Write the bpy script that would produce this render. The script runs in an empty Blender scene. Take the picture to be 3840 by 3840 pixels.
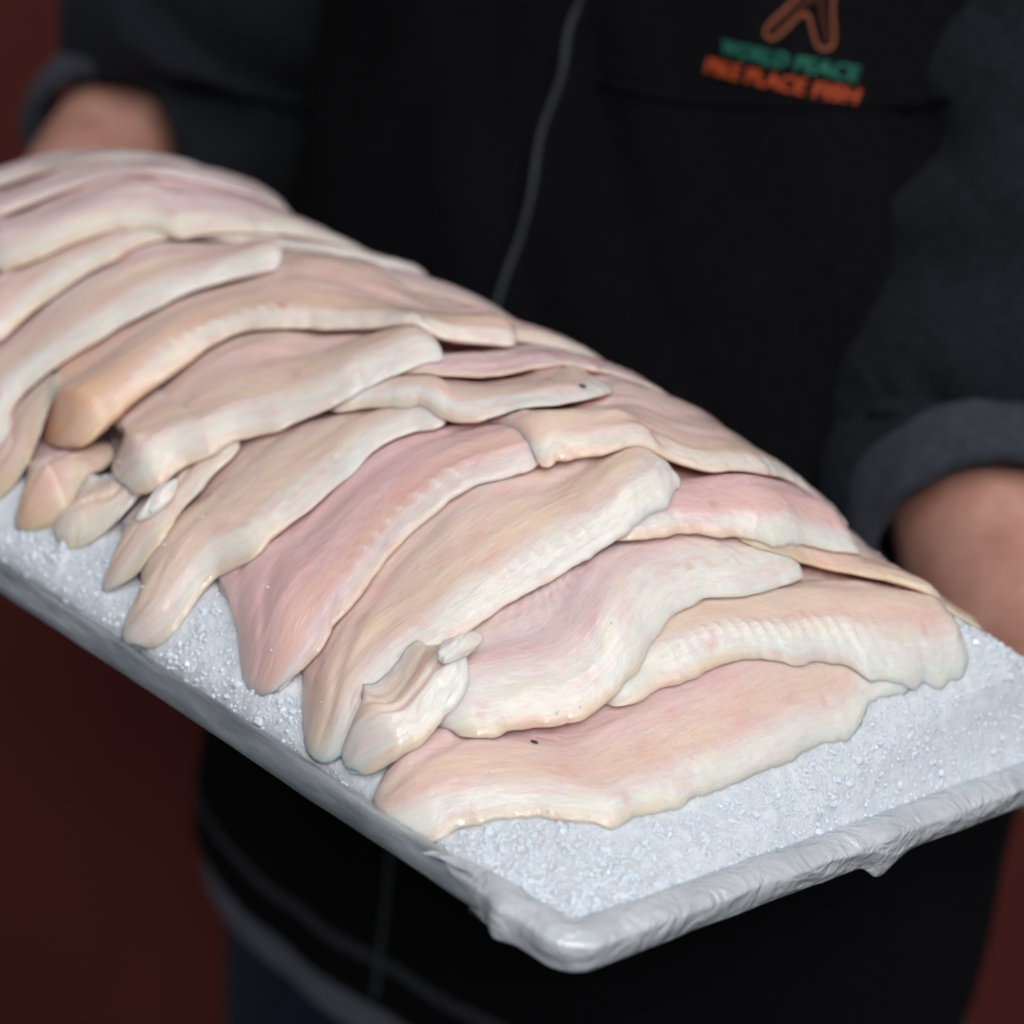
import bpy, bmesh, math, random
import numpy as np
from mathutils import Vector, Matrix

# ------------------------------------------------------------------ camera, light, exposure
scene = bpy.context.scene
COL = scene.collection
RIM_Z = 1.15                       # height of the tray rim above the ground, metres

cam_data = bpy.data.cameras.new('camera')
cam_data.lens = 85; cam_data.sensor_width = 36; cam_data.clip_start = 0.05; cam_data.clip_end = 60
cam = bpy.data.objects.new('camera', cam_data); COL.objects.link(cam)
AZ, PITCH, ROLL = math.radians(42.3166), math.radians(19.5887), math.radians(10)
fw = Vector((-math.sin(AZ)*math.cos(PITCH), math.cos(AZ)*math.cos(PITCH), -math.sin(PITCH)))
rt = Vector((math.cos(AZ), math.sin(AZ), 0)); up = rt.cross(fw)
rt2 = rt*math.cos(ROLL) + up*math.sin(ROLL); up2 = -rt*math.sin(ROLL) + up*math.cos(ROLL)
cam.matrix_world = Matrix(((rt2.x, up2.x, -fw.x, 0.63740), (rt2.y, up2.y, -fw.y, -0.66890),
                           (rt2.z, up2.z, -fw.z, 0.36809 + RIM_Z), (0, 0, 0, 1)))
cam_data.dof.use_dof = True; cam_data.dof.focus_distance = 0.835; cam_data.dof.aperture_fstop = 5.4
cam_data.dof.aperture_blades = 9
scene.camera = cam

world = bpy.data.worlds.new('World'); scene.world = world; world.use_nodes = True
bg = world.node_tree.nodes['Background']
bg.inputs['Color'].default_value = (0.90, 0.95, 1.0, 1); bg.inputs['Strength'].default_value = 0.11

def area(name, loc, target, size, power, color):
    l = bpy.data.lights.new(name, 'AREA'); l.shape = 'RECTANGLE'; l.size, l.size_y = size; l.energy = power; l.color = color
    o = bpy.data.objects.new(name, l); COL.objects.link(o); o.location = loc
    o.rotation_euler = (Vector(target) - Vector(loc)).to_track_quat('-Z', 'Y').to_euler()
    return o
area('awning_light', (1.95, -1.0, 3.9), (0.0, 0.1, RIM_Z), (3.4, 2.8), 99, (1.0, 0.985, 0.97))
area('front_fill_lamp', (1.9, -2.0, 2.75), (0.0, 0.0, RIM_Z), (0.55, 0.40), 29, (1.0, 0.985, 0.97))  # small lamp added behind the camera for glints and to fill crevices

scene.view_settings.view_transform = 'Standard'; scene.view_settings.look = 'None'
scene.view_settings.exposure = 0.0; scene.view_settings.gamma = 1.0
scene.view_settings.use_curve_mapping = False
scene.cycles.filter_width = 1.9
scene.cycles.use_denoising = True
scene.cycles.max_bounces = 9; scene.cycles.diffuse_bounces = 7; scene.cycles.caustics_reflective = False; scene.cycles.caustics_refractive = False; scene.cycles.glossy_bounces = 3
scene.cycles.transparent_max_bounces = 6; scene.cycles.transmission_bounces = 4
scene.cycles.use_adaptive_sampling = True; scene.cycles.adaptive_threshold = 0.03

# ------------------------------------------------------------------ helpers
rng = np.random.default_rng(7)
random.seed(7)

def link(o, parent=None):
    COL.objects.link(o)
    if parent is not None:
        o.parent = parent
    return o
def mesh_obj(name, verts, faces, mat=None, parent=None, smooth=True, origin=None):
    v = np.asarray(verts, float)
    if origin is not None:
        v = v - np.asarray(origin, float)
    me = bpy.data.meshes.new(name)
    me.from_pydata([tuple(p) for p in v], [], [tuple(int(i) for i in f) for f in faces])
    me.update()
    if smooth:
        me.polygons.foreach_set('use_smooth', [True]*len(me.polygons))
    if mat: me.materials.append(mat)
    o = bpy.data.objects.new(name, me)
    if origin is not None:
        o.location = origin
    return link(o, parent)
def thing(name, label, cat, loc, group=None):
    o = bpy.data.objects.new(name, None); o.empty_display_size = 0.05; o.location = loc
    COL.objects.link(o); tag(o, label, cat, group); return o
def tag(o, label, cat, group=None):
    o['label'] = label; o['category'] = cat
    if group: o['group'] = group
    return o
def grid_faces(n, m, close_n=False, close_m=False):
    a = np.arange(n*m).reshape(n, m)
    if close_n: a = np.vstack([a, a[:1]])
    if close_m: a = np.hstack([a, a[:, :1]])
    return np.stack([a[:-1, :-1], a[1:, :-1], a[1:, 1:], a[:-1, 1:]], -1).reshape(-1, 4)

# value noise in numpy
_P = rng.random((64, 64, 16))
def vnoise(x, y, z=0.0):
    x = np.asarray(x, float); y = np.asarray(y, float); z = np.zeros_like(x) + z
    def f(t): i = np.floor(t); r = t - i; return i.astype(int), r*r*(3 - 2*r)
    (i, u), (j, v), (k, w) = f(x), f(y), f(z)
    g = lambda a, b, c: _P[(i + a) % 64, (j + b) % 64, (k + c) % 16]
    l = lambda p, q, t: p + (q - p)*t
    return 2*l(l(l(g(0,0,0), g(1,0,0), u), l(g(0,1,0), g(1,1,0), u), v),
               l(l(g(0,0,1), g(1,0,1), u), l(g(0,1,1), g(1,1,1), u), v), w) - 1
def fbm(x, y, z=0.0, o=4):
    s = 0; a = 1.0; t = 0
    for q in range(o):
        s = s + a*vnoise(np.asarray(x)*2**q + 7.3*q, np.asarray(y)*2**q + 3.1*q, z); t += a; a *= .5
    return s/t
def sstep(a, b, x):
    t = np.clip((np.asarray(x, float) - a)/(b - a), 0, 1); return t*t*(3 - 2*t)
def resample(pts, n):
    """Catmull-Rom through the points, then n points at even arc length."""
    p = np.asarray(pts, float); q = np.vstack([2*p[0]-p[1], p, 2*p[-1]-p[-2]])
    out = []
    for i in range(len(p)-1):
        t = np.linspace(0, 1, 24, endpoint=False)[:, None]
        a, b, c, d = q[i], q[i+1], q[i+2], q[i+3]
        out.append(.5*((2*b) + (c-a)*t + (2*a-5*b+4*c-d)*t*t + (3*b-a-3*c+d)*t**3))
    out = np.vstack(out + [p[-1:]])
    s = np.r_[0, np.cumsum(np.linalg.norm(np.diff(out, axis=0), axis=1))]
    g = np.linspace(0, s[-1], n)
    return np.stack([np.interp(g, s, out[:, k]) for k in range(p.shape[1])], 1), s[-1]
def smooth1(a, k):
    w = np.hanning(2*k+3)[1:-1]; w /= w.sum()
    ap = np.pad(a, [(k, k)] + [(0, 0)]*(a.ndim-1), mode='edge')
    if a.ndim == 1: return np.convolve(ap, w, 'valid')
    return np.stack([np.convolve(ap[:, i], w, 'valid') for i in range(a.shape[1])], 1)

# ------------------------------------------------------------------ materials
def new_mat(name):
    m = bpy.data.materials.new(name); m.use_nodes = True
    nt = m.node_tree; return m, nt, nt.nodes['Principled BSDF']
def N(nt, t, **kw):
    n = nt.nodes.new(t)
    for k, v in kw.items():
        if k in n.inputs: n.inputs[k].default_value = v
        else: setattr(n, k, v)
    return n
def tex_noise(nt, scale, detail=3, rough=.55, coord='Object', sc=(1, 1, 1)):
    tc = N(nt, 'ShaderNodeTexCoord'); mp = N(nt, 'ShaderNodeMapping'); mp.inputs['Scale'].default_value = sc
    nt.links.new(tc.outputs[coord], mp.inputs[0])
    n = N(nt, 'ShaderNodeTexNoise'); n.inputs['Scale'].default_value = scale
    n.inputs['Detail'].default_value = detail; n.inputs['Roughness'].default_value = rough
    nt.links.new(mp.outputs[0], n.inputs['Vector']); return n
def ramp(nt, src, stops):
    r = N(nt, 'ShaderNodeValToRGB'); e = r.color_ramp.elements
    while len(e) < len(stops): e.new(.5)
    for q, (p, c) in zip(e, stops):
        q.position = p; q.color = (*c, 1) if len(c) == 3 else c
    nt.links.new(src, r.inputs[0]); return r
def bump(nt, bsdf, srcs):
    prev = None
    for src, strength, dist in srcs:
        b = N(nt, 'ShaderNodeBump'); b.inputs['Strength'].default_value = strength; b.inputs['Distance'].default_value = dist
        nt.links.new(src, b.inputs['Height'])
        if prev: nt.links.new(prev.outputs[0], b.inputs['Normal'])
        prev = b
    nt.links.new(prev.outputs[0], bsdf.inputs['Normal'])

def mat_flesh():
    m, nt, b = new_mat('raw_fish_flesh')
    at = N(nt, 'ShaderNodeAttribute', attribute_name='tint')
    fib = tex_noise(nt, 1, 2, .6, 'UV', (110, 900, 1))          # muscle fibres run along the fillet
    blot = tex_noise(nt, 1, 2, .55, 'UV', (55, 130, 1))
    r1 = ramp(nt, fib.outputs['Fac'], [(.30, (.95, .935, .93)), (.70, (1.04, 1.035, 1.03))])
    r2 = ramp(nt, blot.outputs['Fac'], [(.32, (1.0, .90, .90)), (.5, (1, 1, 1)), (.72, (1.03, 1.02, .94))])
    m1 = N(nt, 'ShaderNodeMix', data_type='RGBA', blend_type='MULTIPLY'); m1.inputs[0].default_value = 1
    m2 = N(nt, 'ShaderNodeMix', data_type='RGBA', blend_type='MULTIPLY'); m2.inputs[0].default_value = 1
    nt.links.new(at.outputs['Color'], m1.inputs[6]); nt.links.new(r1.outputs[0], m1.inputs[7])
    nt.links.new(m1.outputs[2], m2.inputs[6]); nt.links.new(r2.outputs[0], m2.inputs[7])
    nt.links.new(m2.outputs[2], b.inputs['Base Color'])
    b.inputs['Subsurface Weight'].default_value = 1.0
    b.inputs['Subsurface Radius'].default_value = (1.0, .66, .50)
    b.inputs['Subsurface Scale'].default_value = .0075
    b.inputs['IOR'].default_value = 1.38
    b.inputs['Coat Weight'].default_value = .8; b.inputs['Coat Roughness'].default_value = .14; b.inputs['Coat IOR'].default_value = 1.34
    rr = ramp(nt, blot.outputs['Fac'], [(.3, (.27,)*3), (.7, (.46,)*3)])
    nt.links.new(rr.outputs[0], b.inputs['Roughness'])
    fine = tex_noise(nt, 1, 2, .6, 'UV', (270, 430, 1))
    bump(nt, b, [(fib.outputs['Fac'], .28, .0007), (fine.outputs['Fac'], .50, .0010)])
    nt.links.new(b.inputs['Normal'].links[0].from_socket, b.inputs['Coat Normal'])
    return m
def mat_ice():
    m, nt, b = new_mat('crushed_ice')
    n = tex_noise(nt, 900, 2, .7); n2 = tex_noise(nt, 160, 2, .6)
    c = ramp(nt, n2.outputs['Fac'], [(.3, (.66, .715, .79)), (.7, (.78, .83, .89))])
    nt.links.new(c.outputs[0], b.inputs['Base Color'])
    b.inputs['Subsurface Weight'].default_value = .7; b.inputs['Subsurface Radius'].default_value = (.8, .95, 1.0)
    b.inputs['Subsurface Scale'].default_value = .005
    b.inputs['Roughness'].default_value = .26; b.inputs['IOR'].default_value = 1.31
    n3 = tex_noise(nt, 420, 2, .75)
    bump(nt, b, [(n2.outputs['Fac'], .4, .002), (n3.outputs['Fac'], .6, .0014), (n.outputs['Fac'], .5, .0008)])
    return m
def mat_crystal():
    m, nt, b = new_mat('ice_crystal')
    b.inputs['Base Color'].default_value = (.70, .77, .85, 1); b.inputs['Roughness'].default_value = .12
    b.inputs['IOR'].default_value = 1.31
    return m
def mat_aluminium():
    m, nt, b = new_mat('worn_aluminium')
    n = tex_noise(nt, 34, 5, .65, 'Object', (.5, 3, 3)); s = tex_noise(nt, 30, 4, .7, 'Object', (2, 14, 14))
    c = ramp(nt, n.outputs['Fac'], [(.3, (.16, .185, .22)), (.52, (.36, .40, .445)), (.70, (.62, .665, .71))])
    nt.links.new(c.outputs[0], b.inputs['Base Color']); b.inputs['Metallic'].default_value = .6
    r = ramp(nt, s.outputs['Fac'], [(.3, (.22,)*3), (.7, (.48,)*3)]); nt.links.new(r.outputs[0], b.inputs['Roughness'])
    bump(nt, b, [(n.outputs['Fac'], .25, .002), (s.outputs['Fac'], .25, .0008)])
    return m
def mat_film():
    m, nt, b = new_mat('clear_plastic_film')
    b.inputs['Base Color'].default_value = (.80, .85, .91, 1); b.inputs['Roughness'].default_value = .11; b.inputs['Specular IOR Level'].default_value = 1.0; b.inputs['Metallic'].default_value = .1
    b.inputs['IOR'].default_value = 1.5
    n = tex_noise(nt, 26, 1, .5)
    r = ramp(nt, n.outputs['Fac'], [(.35, (.55,)*3), (.65, (.85,)*3)]); nt.links.new(r.outputs[0], b.inputs['Alpha'])
    cr = tex_noise(nt, 55, 3, .6); cr.inputs['Distortion'].default_value = 1.6
    bump(nt, b, [(n.outputs['Fac'], .3, .003), (cr.outputs['Fac'], .55, .006)])
    return m
def mat_cloth(name, c1, c2, weave=1500, sheen=.05, rough=.95):
    m, nt, b = new_mat(name)
    n = tex_noise(nt, 220, 4, .7); f = tex_noise(nt, weave, 2, .6)
    c = ramp(nt, n.outputs['Fac'], [(.3, c1), (.7, c2)]); nt.links.new(c.outputs[0], b.inputs['Base Color'])
    b.inputs['Roughness'].default_value = rough; b.inputs['Specular IOR Level'].default_value = .08
    b.inputs['Sheen Weight'].default_value = sheen; b.inputs['Sheen Roughness'].default_value = .5
    b.inputs['Sheen Tint'].default_value = (.75, .82, 1, 1)
    bump(nt, b, [(n.outputs['Fac'], .35, .002), (f.outputs['Fac'], .5, .0008)])
    return m
def mat_plain(name, col, rough=.6, metal=0, spec=.5):
    m, nt, b = new_mat(name)
    n = tex_noise(nt, 300, 2, .5)
    c = ramp(nt, n.outputs['Fac'], [(.3, tuple(x*.85 for x in col)), (.7, tuple(min(1, x*1.12) for x in col))])
    nt.links.new(c.outputs[0], b.inputs['Base Color'])
    b.inputs['Roughness'].default_value = rough; b.inputs['Metallic'].default_value = metal
    b.inputs['Specular IOR Level'].default_value = spec
    return m
def mat_skin():
    m, nt, b = new_mat('skin')
    n = tex_noise(nt, 26, 4, .6); f = tex_noise(nt, 700, 2, .5)
    c = ramp(nt, n.outputs['Fac'], [(.3, (.34, .150, .110)), (.55, (.46, .235, .185)), (.75, (.56, .31, .25))])
    nt.links.new(c.outputs[0], b.inputs['Base Color'])
    b.inputs['Subsurface Weight'].default_value = .25; b.inputs['Subsurface Radius'].default_value = (1, .35, .2)
    b.inputs['Subsurface Scale'].default_value = .004; b.inputs['Roughness'].default_value = .5
    bump(nt, b, [(f.outputs['Fac'], .25, .0006)])
    return m
FLESH = mat_flesh(); ICE = mat_ice(); CRYSTAL = mat_crystal(); ALU = mat_aluminium(); FILM = mat_film(); SKIN = mat_skin()
FLEECE = mat_cloth('black_fleece', (.0028, .0029, .0038), (.0060, .0062, .0078), sheen=.0)
SLEEVE = mat_cloth('charcoal_knit', (.0085, .0092, .0125), (.0165, .018, .0235), sheen=.03)
CUFFM = mat_cloth('grey_knit_inside', (.026, .030, .040), (.050, .056, .071), sheen=.06)
PIPING = mat_cloth('grey_piping', (.03, .03, .036), (.045, .045, .055))
SHIRT = mat_cloth('blue_grey_jersey', (.09, .09, .12), (.13, .13, .165))
JEANS = mat_cloth('navy_denim', (.004, .006, .02), (.010, .014, .035))
ZIPM = mat_plain('zip_teeth', (.06, .066, .08), .42, .5)
GREEN = mat_plain('green_thread', (.012, .13, .085), .7, 0, .3)
ORANGE = mat_plain('orange_thread', (.42, .065, .018), .7, 0, .3)
TAN = mat_plain('tan_thread', (.27, .085, .045), .7, 0, .3)
DKBROWN = mat_plain('brown_thread', (.055, .012, .006), .8, 0, .3)
FLECK = mat_plain('dark_fleck', (.05, .04, .045), .5)

# ------------------------------------------------------------------ background wall
def build_wall():
    m, nt, b = new_mat('oxblood_paint')
    n = tex_noise(nt, 2.2, 4, .6, 'Object', (1, 1, .35)); n2 = tex_noise(nt, 60, 4, .6)
    c = ramp(nt, n.outputs['Fac'], [(.3, (.070, .0140, .0118)), (.7, (.096, .0200, .0165))])
    nt.links.new(c.outputs[0], b.inputs['Base Color']); b.inputs['Roughness'].default_value = .8; b.inputs['Specular IOR Level'].default_value = .15
    bump(nt, b, [(n2.outputs['Fac'], .3, .002)])
    ca, sa = math.cos(AZ*.75), math.sin(AZ*.75)
    cen = np.array([-.72, .98, 0.0]); d = np.array([ca, sa, 0]); nn = np.array([sa, -ca, 0])
    v = []
    for off in (0, -.12):
        for u, z in ((-2.6, 0), (2.6, 0), (2.6, 3.0), (-2.6, 3.0)):
            v.append(cen + d*u + nn*off + np.array([0, 0, z]))
    f = [(0, 1, 2, 3), (5, 4, 7, 6), (0, 4, 5, 1), (1, 5, 6, 2), (2, 6, 7, 3), (3, 7, 4, 0)]
    o = mesh_obj('wall', v, f, m, smooth=False); o['kind'] = 'structure'
build_wall()

# ------------------------------------------------------------------ tray
TX0, TX1, TY0, TY1 = -.352, .231, -.161, .161       # outer rim rectangle
def round_rect(x0, x1, y0, y1, r, nseg=14, ns=60):
    """closed path, counter-clockwise, starts on the front side; returns points and outward normals"""
    P, Nn = [], []
    def line(a, b, n):
        for t in np.linspace(0, 1, ns, endpoint=False):
            P.append((a[0]+(b[0]-a[0])*t, a[1]+(b[1]-a[1])*t)); Nn.append(n)
    def arc(cx, cy, a0):
        for t in np.linspace(0, 1, nseg, endpoint=False):
            a = a0 + t*math.pi/2; P.append((cx+r*math.cos(a), cy+r*math.sin(a))); Nn.append((math.cos(a), math.sin(a)))
    line((x0+r, y0), (x1-r, y0), (0, -1)); arc(x1-r, y0+r, -math.pi/2)
    line((x1, y0+r), (x1, y1-r), (1, 0)); arc(x1-r, y1-r, 0)
    line((x1-r, y1), (x0+r, y1), (0, 1)); arc(x0+r, y1-r, math.pi/2)
    line((x0, y1-r), (x0, y0+r), (-1, 0)); arc(x0+r, y0+r, math.pi)
    return np.array(P), np.array(Nn)
def sweep_ring(path, nrm, prof, mat, name, parent, wob=0.0, close=True):
    """prof: list of (outward offset, z)"""
    n = len(path); v = []
    for k, (o, z) in enumerate(prof):
        w = wob*fbm(path[:, 0]*28 + 3, path[:, 1]*28 + k*.13, .3, 3)
        w2 = wob*fbm(path[:, 0]*24 + 31, path[:, 1]*24 + k*.13, 1.7, 3)
        q = path + nrm*(o + w)[:, None]
        v.append(np.c_[q, np.full(n, RIM_Z + z) + w2])
    v = np.stack(v, 1).reshape(-1, 3)
    return mesh_obj(name, v, grid_faces(n, len(prof), close_n=close), mat, parent)
tray_org = np.array([(TX0+TX1)/2, (TY0+TY1)/2, RIM_Z-.0178])
tray = thing('serving_tray', 'long shallow aluminium tray carried by the man, ice and fish piled in it', 'tray', tray_org)
def rel(o, parent):
    o.matrix_parent_inverse = parent.matrix_world.inverted() if False else Matrix.Translation(-Vector(parent.location)); return o
path, nrm = round_rect(TX0+.006, TX1-.006, TY0+.006, TY1-.006, .006)
rim_prof = [(.006*math.cos(a)*1.0, -.0045 + .0048*math.sin(a)) for a in np.linspace(-math.pi*.72, math.pi*1.12, 15)]
rel(sweep_ring(path, nrm, rim_prof, ALU, 'rim', tray, wob=.0012), tray)
pan_prof = [(-.0052, -.006), (-.0062, -.009), (-.0075, -.0140), (-.011, -.0162), (-.05, -.0165)]
po = [(-.0044, -.0066), (-.0050, -.009), (-.0060, -.0148), (-.0100, -.0176), (-.05, -.0178)]
pan = rel(sweep_ring(path, nrm, pan_prof[::-1] + [(-.0055, -.0045)] + po, ALU, 'pan', tray, wob=.0005), tray)
fl = []
for z in (-.0165, -.0178):
    fl += [(TX0+.05, TY0+.05, RIM_Z+z), (TX1-.05, TY0+.05, RIM_Z+z), (TX1-.05, TY1-.05, RIM_Z+z), (TX0+.05, TY1-.05, RIM_Z+z)]
rel(mesh_obj('floor_panel', fl, [(0, 1, 2, 3), (7, 6, 5, 4), (0, 4, 5, 1), (1, 5, 6, 2), (2, 6, 7, 3), (3, 7, 4, 0)], ALU, tray, False), tray)

# ------------------------------------------------------------------ the mound of ice
K = .7
KX = np.array([-.50, -.46, -.42, -.36, -.30, -.2, -.1, 0, .1, .17, .22, .27, .31, .34])
KH = np.array([0.0, 0.124, 0.157, 0.171, 0.176, 0.160, 0.162, 0.16, 0.155, 0.132, 0.102, 0.088, 0.076, 0.068])
def mound(x, y):
    x = np.asarray(x, float)/K; y = np.asarray(y, float)/K
    H = np.interp(x, KX, KH); y0 = np.interp(x, [-.5, .1, .33], [.01, .01, .085])
    u = np.clip(np.where(y < y0, (y0-y)/(y0+.222), (y-y0)/(.235-y0)), 0, 1)
    Lr = np.interp(y, [-.2, .0, .15], [.15, .12, .05]); q = np.clip((.33-x)/Lr, 0, 1)
    return K*H*(1-u**2)**1.15*(1-(1-q)**2)
GX = np.arange(-.356, .2365, .0015); GY = np.arange(-.166, .1665, .0015)
XX, YY = np.meshgrid(GX, GY, indexing='ij')
def blur(a, sig):
    k = int(3*sig)+1; w = np.exp(-.5*(np.arange(-k, k+1)/sig)**2); w /= w.sum()
    for ax in (0, 1):
        p = [(0, 0), (0, 0)]; p[ax] = (k, k); ap = np.pad(a, p, mode='edge')
        a = sum(w[i]*np.take(ap, range(i, i+a.shape[ax]), axis=ax) for i in range(2*k+1))
    return a
def maxf(a, r):
    for ax in (0, 1):
        p = [(0, 0), (0, 0)]; p[ax] = (r, r); ap = np.pad(a, p, mode='edge')
        a = np.max([np.take(ap, range(i, i+a.shape[ax]), axis=ax) for i in range(2*r+1)], axis=0)
    return a
def samp(a, x, y):
    i = np.clip((x-GX[0])/.0015, 0, len(GX)-1.001); j = np.clip((y-GY[0])/.0015, 0, len(GY)-1.001)
    i0 = i.astype(int); j0 = j.astype(int); u = i-i0; v = j-j0
    return (a[i0, j0]*(1-u)*(1-v) + a[i0+1, j0]*u*(1-v) + a[i0, j0+1]*(1-u)*v + a[i0+1, j0+1]*u*v)

# lip line of every fillet (front end first), tray coordinates in metres
LIP = {
    'F1': [(0.1490, -0.1551), (0.1556, -0.1476), (0.1625, -0.1381), (0.1724, -0.1245), (0.1799, -0.1172), (0.1907, -0.1058), (0.1957, -0.0858), (0.2011, -0.0524), (0.2024, -0.0178), (0.2046, 0.0006), (0.2027, 0.0197), (0.2018, 0.0443)],
    'B1': [(0.1636, -0.0777), (0.1629, -0.0602), (0.1663, -0.0505), (0.1718, -0.0320), (0.1795, -0.0144), (0.1852, 0.0058), (0.1956, 0.0315), (0.2027, 0.0512)],
    'F2': [(0.1397, -0.1264), (0.1510, -0.1068), (0.1596, -0.0862), (0.1603, -0.0701), (0.1563, -0.0570), (0.1526, -0.0438), (0.1523, -0.0251), (0.1583, -0.0004), (0.1597, 0.0228)],
    'BX': [(0.1405, 0.0020), (0.1492, 0.0173), (0.1587, 0.0382), (0.1733, 0.0570), (0.1825, 0.0664), (0.1850, 0.0798)],
    'B2': [(0.1214, -0.0431), (0.1349, -0.0127), (0.1401, -0.0004), (0.1479, 0.0155), (0.1532, 0.0430)],
    'F3': [(0.1118, -0.1431), (0.1063, -0.1308), (0.1056, -0.1197), (0.1082, -0.1090), (0.1130, -0.0885), (0.1163, -0.0705), (0.1213, -0.0430), (0.1198, -0.0211), (0.1143, -0.0050)],
    'B3': [(0.0802, -0.0462), (0.0831, -0.0385), (0.0937, -0.0243), (0.1038, -0.0034), (0.1134, 0.0073), (0.1214, 0.0264), (0.1213, 0.0498)],
    'F4': [(0.0662, -0.1436), (0.0727, -0.1379), (0.0673, -0.1269), (0.0663, -0.1169), (0.0635, -0.1022), (0.0628, -0.0908), (0.0650, -0.0745), (0.0729, -0.0574), (0.0809, -0.0442)],
    'B4': [(-0.0062, -0.0685), (0.0023, -0.0605), (0.0150, -0.0559), (0.0307, -0.0516), (0.0439, -0.0453), (0.0572, -0.0316), (0.0657, -0.0182), (0.0650, -0.0035)],
    'F5': [(0.0008, -0.1518), (0.0053, -0.1442), (0.0050, -0.1294), (0.0115, -0.1231), (0.0150, -0.1106), (0.0166, -0.0986), (0.0213, -0.0842), (0.0215, -0.0706), (0.0286, -0.0571), (0.0352, -0.0504)],
    'F6': [(-0.0542, -0.1235), (-0.0457, -0.1180), (-0.0445, -0.1099), (-0.0367, -0.1018), (-0.0358, -0.0912), (-0.0219, -0.0802), (-0.0081, -0.0669), (-0.0004, -0.0537), (0.0094, -0.0319)],
    'F7': [(-0.0985, -0.1180), (-0.0940, -0.1118), (-0.0946, -0.0955), (-0.0898, -0.0776), (-0.0886, -0.0664), (-0.0821, -0.0562), (-0.0680, -0.0466), (-0.0541, -0.0393)],
    'B6': [(-0.1010, -0.0371), (-0.0836, -0.0294), (-0.0699, -0.0189), (-0.0502, -0.0017), (-0.0291, 0.0115), (-0.0076, 0.0166)],
    'F8': [(-0.1304, -0.1314), (-0.1477, -0.1156), (-0.1466, -0.1023), (-0.1398, -0.0852), (-0.1337, -0.0697), (-0.1268, -0.0545), (-0.1203, -0.0437), (-0.1116, -0.0331)],
    'F9': [(-0.1786, -0.1047), (-0.1824, -0.0883), (-0.1783, -0.0737), (-0.1739, -0.0590), (-0.1707, -0.0430)],
    'F10': [(-0.2106, -0.0863), (-0.1970, -0.0698), (-0.1873, -0.0505), (-0.1744, -0.0352), (-0.1637, -0.0318), (-0.1526, -0.0120), (-0.1397, 0.0133)],
    'B5': [(0.0040, -0.0472), (0.0148, -0.0359), (0.0293, -0.0195), (0.0385, 0.0085), (-0.1990, 0.3285)],
    'F11': [(-0.2372, -0.0703), (-0.2343, -0.0568), (-0.2292, -0.0391), (-0.2224, -0.0247), (-0.2067, -0.0106)],
    'F12': [(-0.2745, -0.0472), (-0.2695, -0.0342), (-0.2602, -0.0238), (-0.2499, -0.0141)],
    'T1': [(-0.0955, -0.1398), (-0.0814, -0.1383), (-0.0807, -0.1322), (-0.0893, -0.1236), (-0.0899, -0.1144)],
    'T2': [(-0.1195, -0.1377), (-0.1122, -0.1364), (-0.1159, -0.1309), (-0.1223, -0.1238), (-0.1310, -0.1140)],
    'S1': [(0.1225, -0.1510), (0.1363, -0.1471), (0.1391, -0.1377), (0.1361, -0.1279), (0.1267, -0.1191), (0.1168, -0.1143)],
    'S2': [(-0.0723, -0.1438), (-0.0626, -0.1400), (-0.0558, -0.1333), (-0.0525, -0.1246)],
    'S3': [(-0.0266, -0.1323), (-0.0304, -0.1271), (-0.0415, -0.1228), (-0.0499, -0.1222)],
}
LIP['T1'] = [(-.0840, -.1400), (-.0815, -.1320), (-.0870, -.1236), (-.0900, -.1144), (-.0900, -.1050)]
LIP['T2'] = [(-.1140, -.1400), (-.1150, -.1310), (-.1210, -.1238), (-.1300, -.1140), (-.1320, -.1050)]
LIP['F4'] = LIP['F4'][1:]
LIP['T6'] = [(-.0270, -.1430), (-.0235, -.1310), (-.0270, -.1180), (-.0310, -.1040), (-.0320, -.0900)]
LIP['T5'] = [(-.0723, -.1440), (-.0640, -.1410), (-.0560, -.1340), (-.0525, -.1240), (-.0550, -.1100)]
LIP['B7'] = [(-.100, -.022), (-.066, .010), (-.040, .034), (-.032, .060), (-.034, .095)]
LIP['B5'] = LIP['B5'][:4] + [(0.0440, 0.0300)]
def ext(k, *pts): LIP[k] = LIP[k] + list(pts)
ext('F1', (.196, .066)); ext('B1', (.204, .075)); ext('BX', (.190, .105)); ext('B2', (.157, .060))
ext('B3', (.124, .075), (.122, .10)); ext('B4', (.060, .012)); ext('B5', (.048, .06), (.050, .10))
ext('B6', (.012, .030), (.020, .06), (.018, .10)); ext('F7', (-.030, -.030), (-.004, -.018), (.014, .004))
ext('F8', (-.10, -.026)); ext('F9', (-.160, -.020), (-.135, .002), (-.110, .018), (-.085, .05))
ext('F10', (-.125, .040), (-.118, .075)); ext('F11', (-.190, .010), (-.176, .045)); ext('F12', (-.235, .0), (-.222, .03))

# colours of the flesh (linear)
PINK = np.array([.785, .580, .605]); ROSE = np.array([.770, .480, .510]); CREAM = np.array([.790, .630, .525]); WHITE = np.array([.825, .790, .765])
AMBER = np.array([.76, .45, .25]); PALE = np.array([.780, .665, .675])

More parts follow.
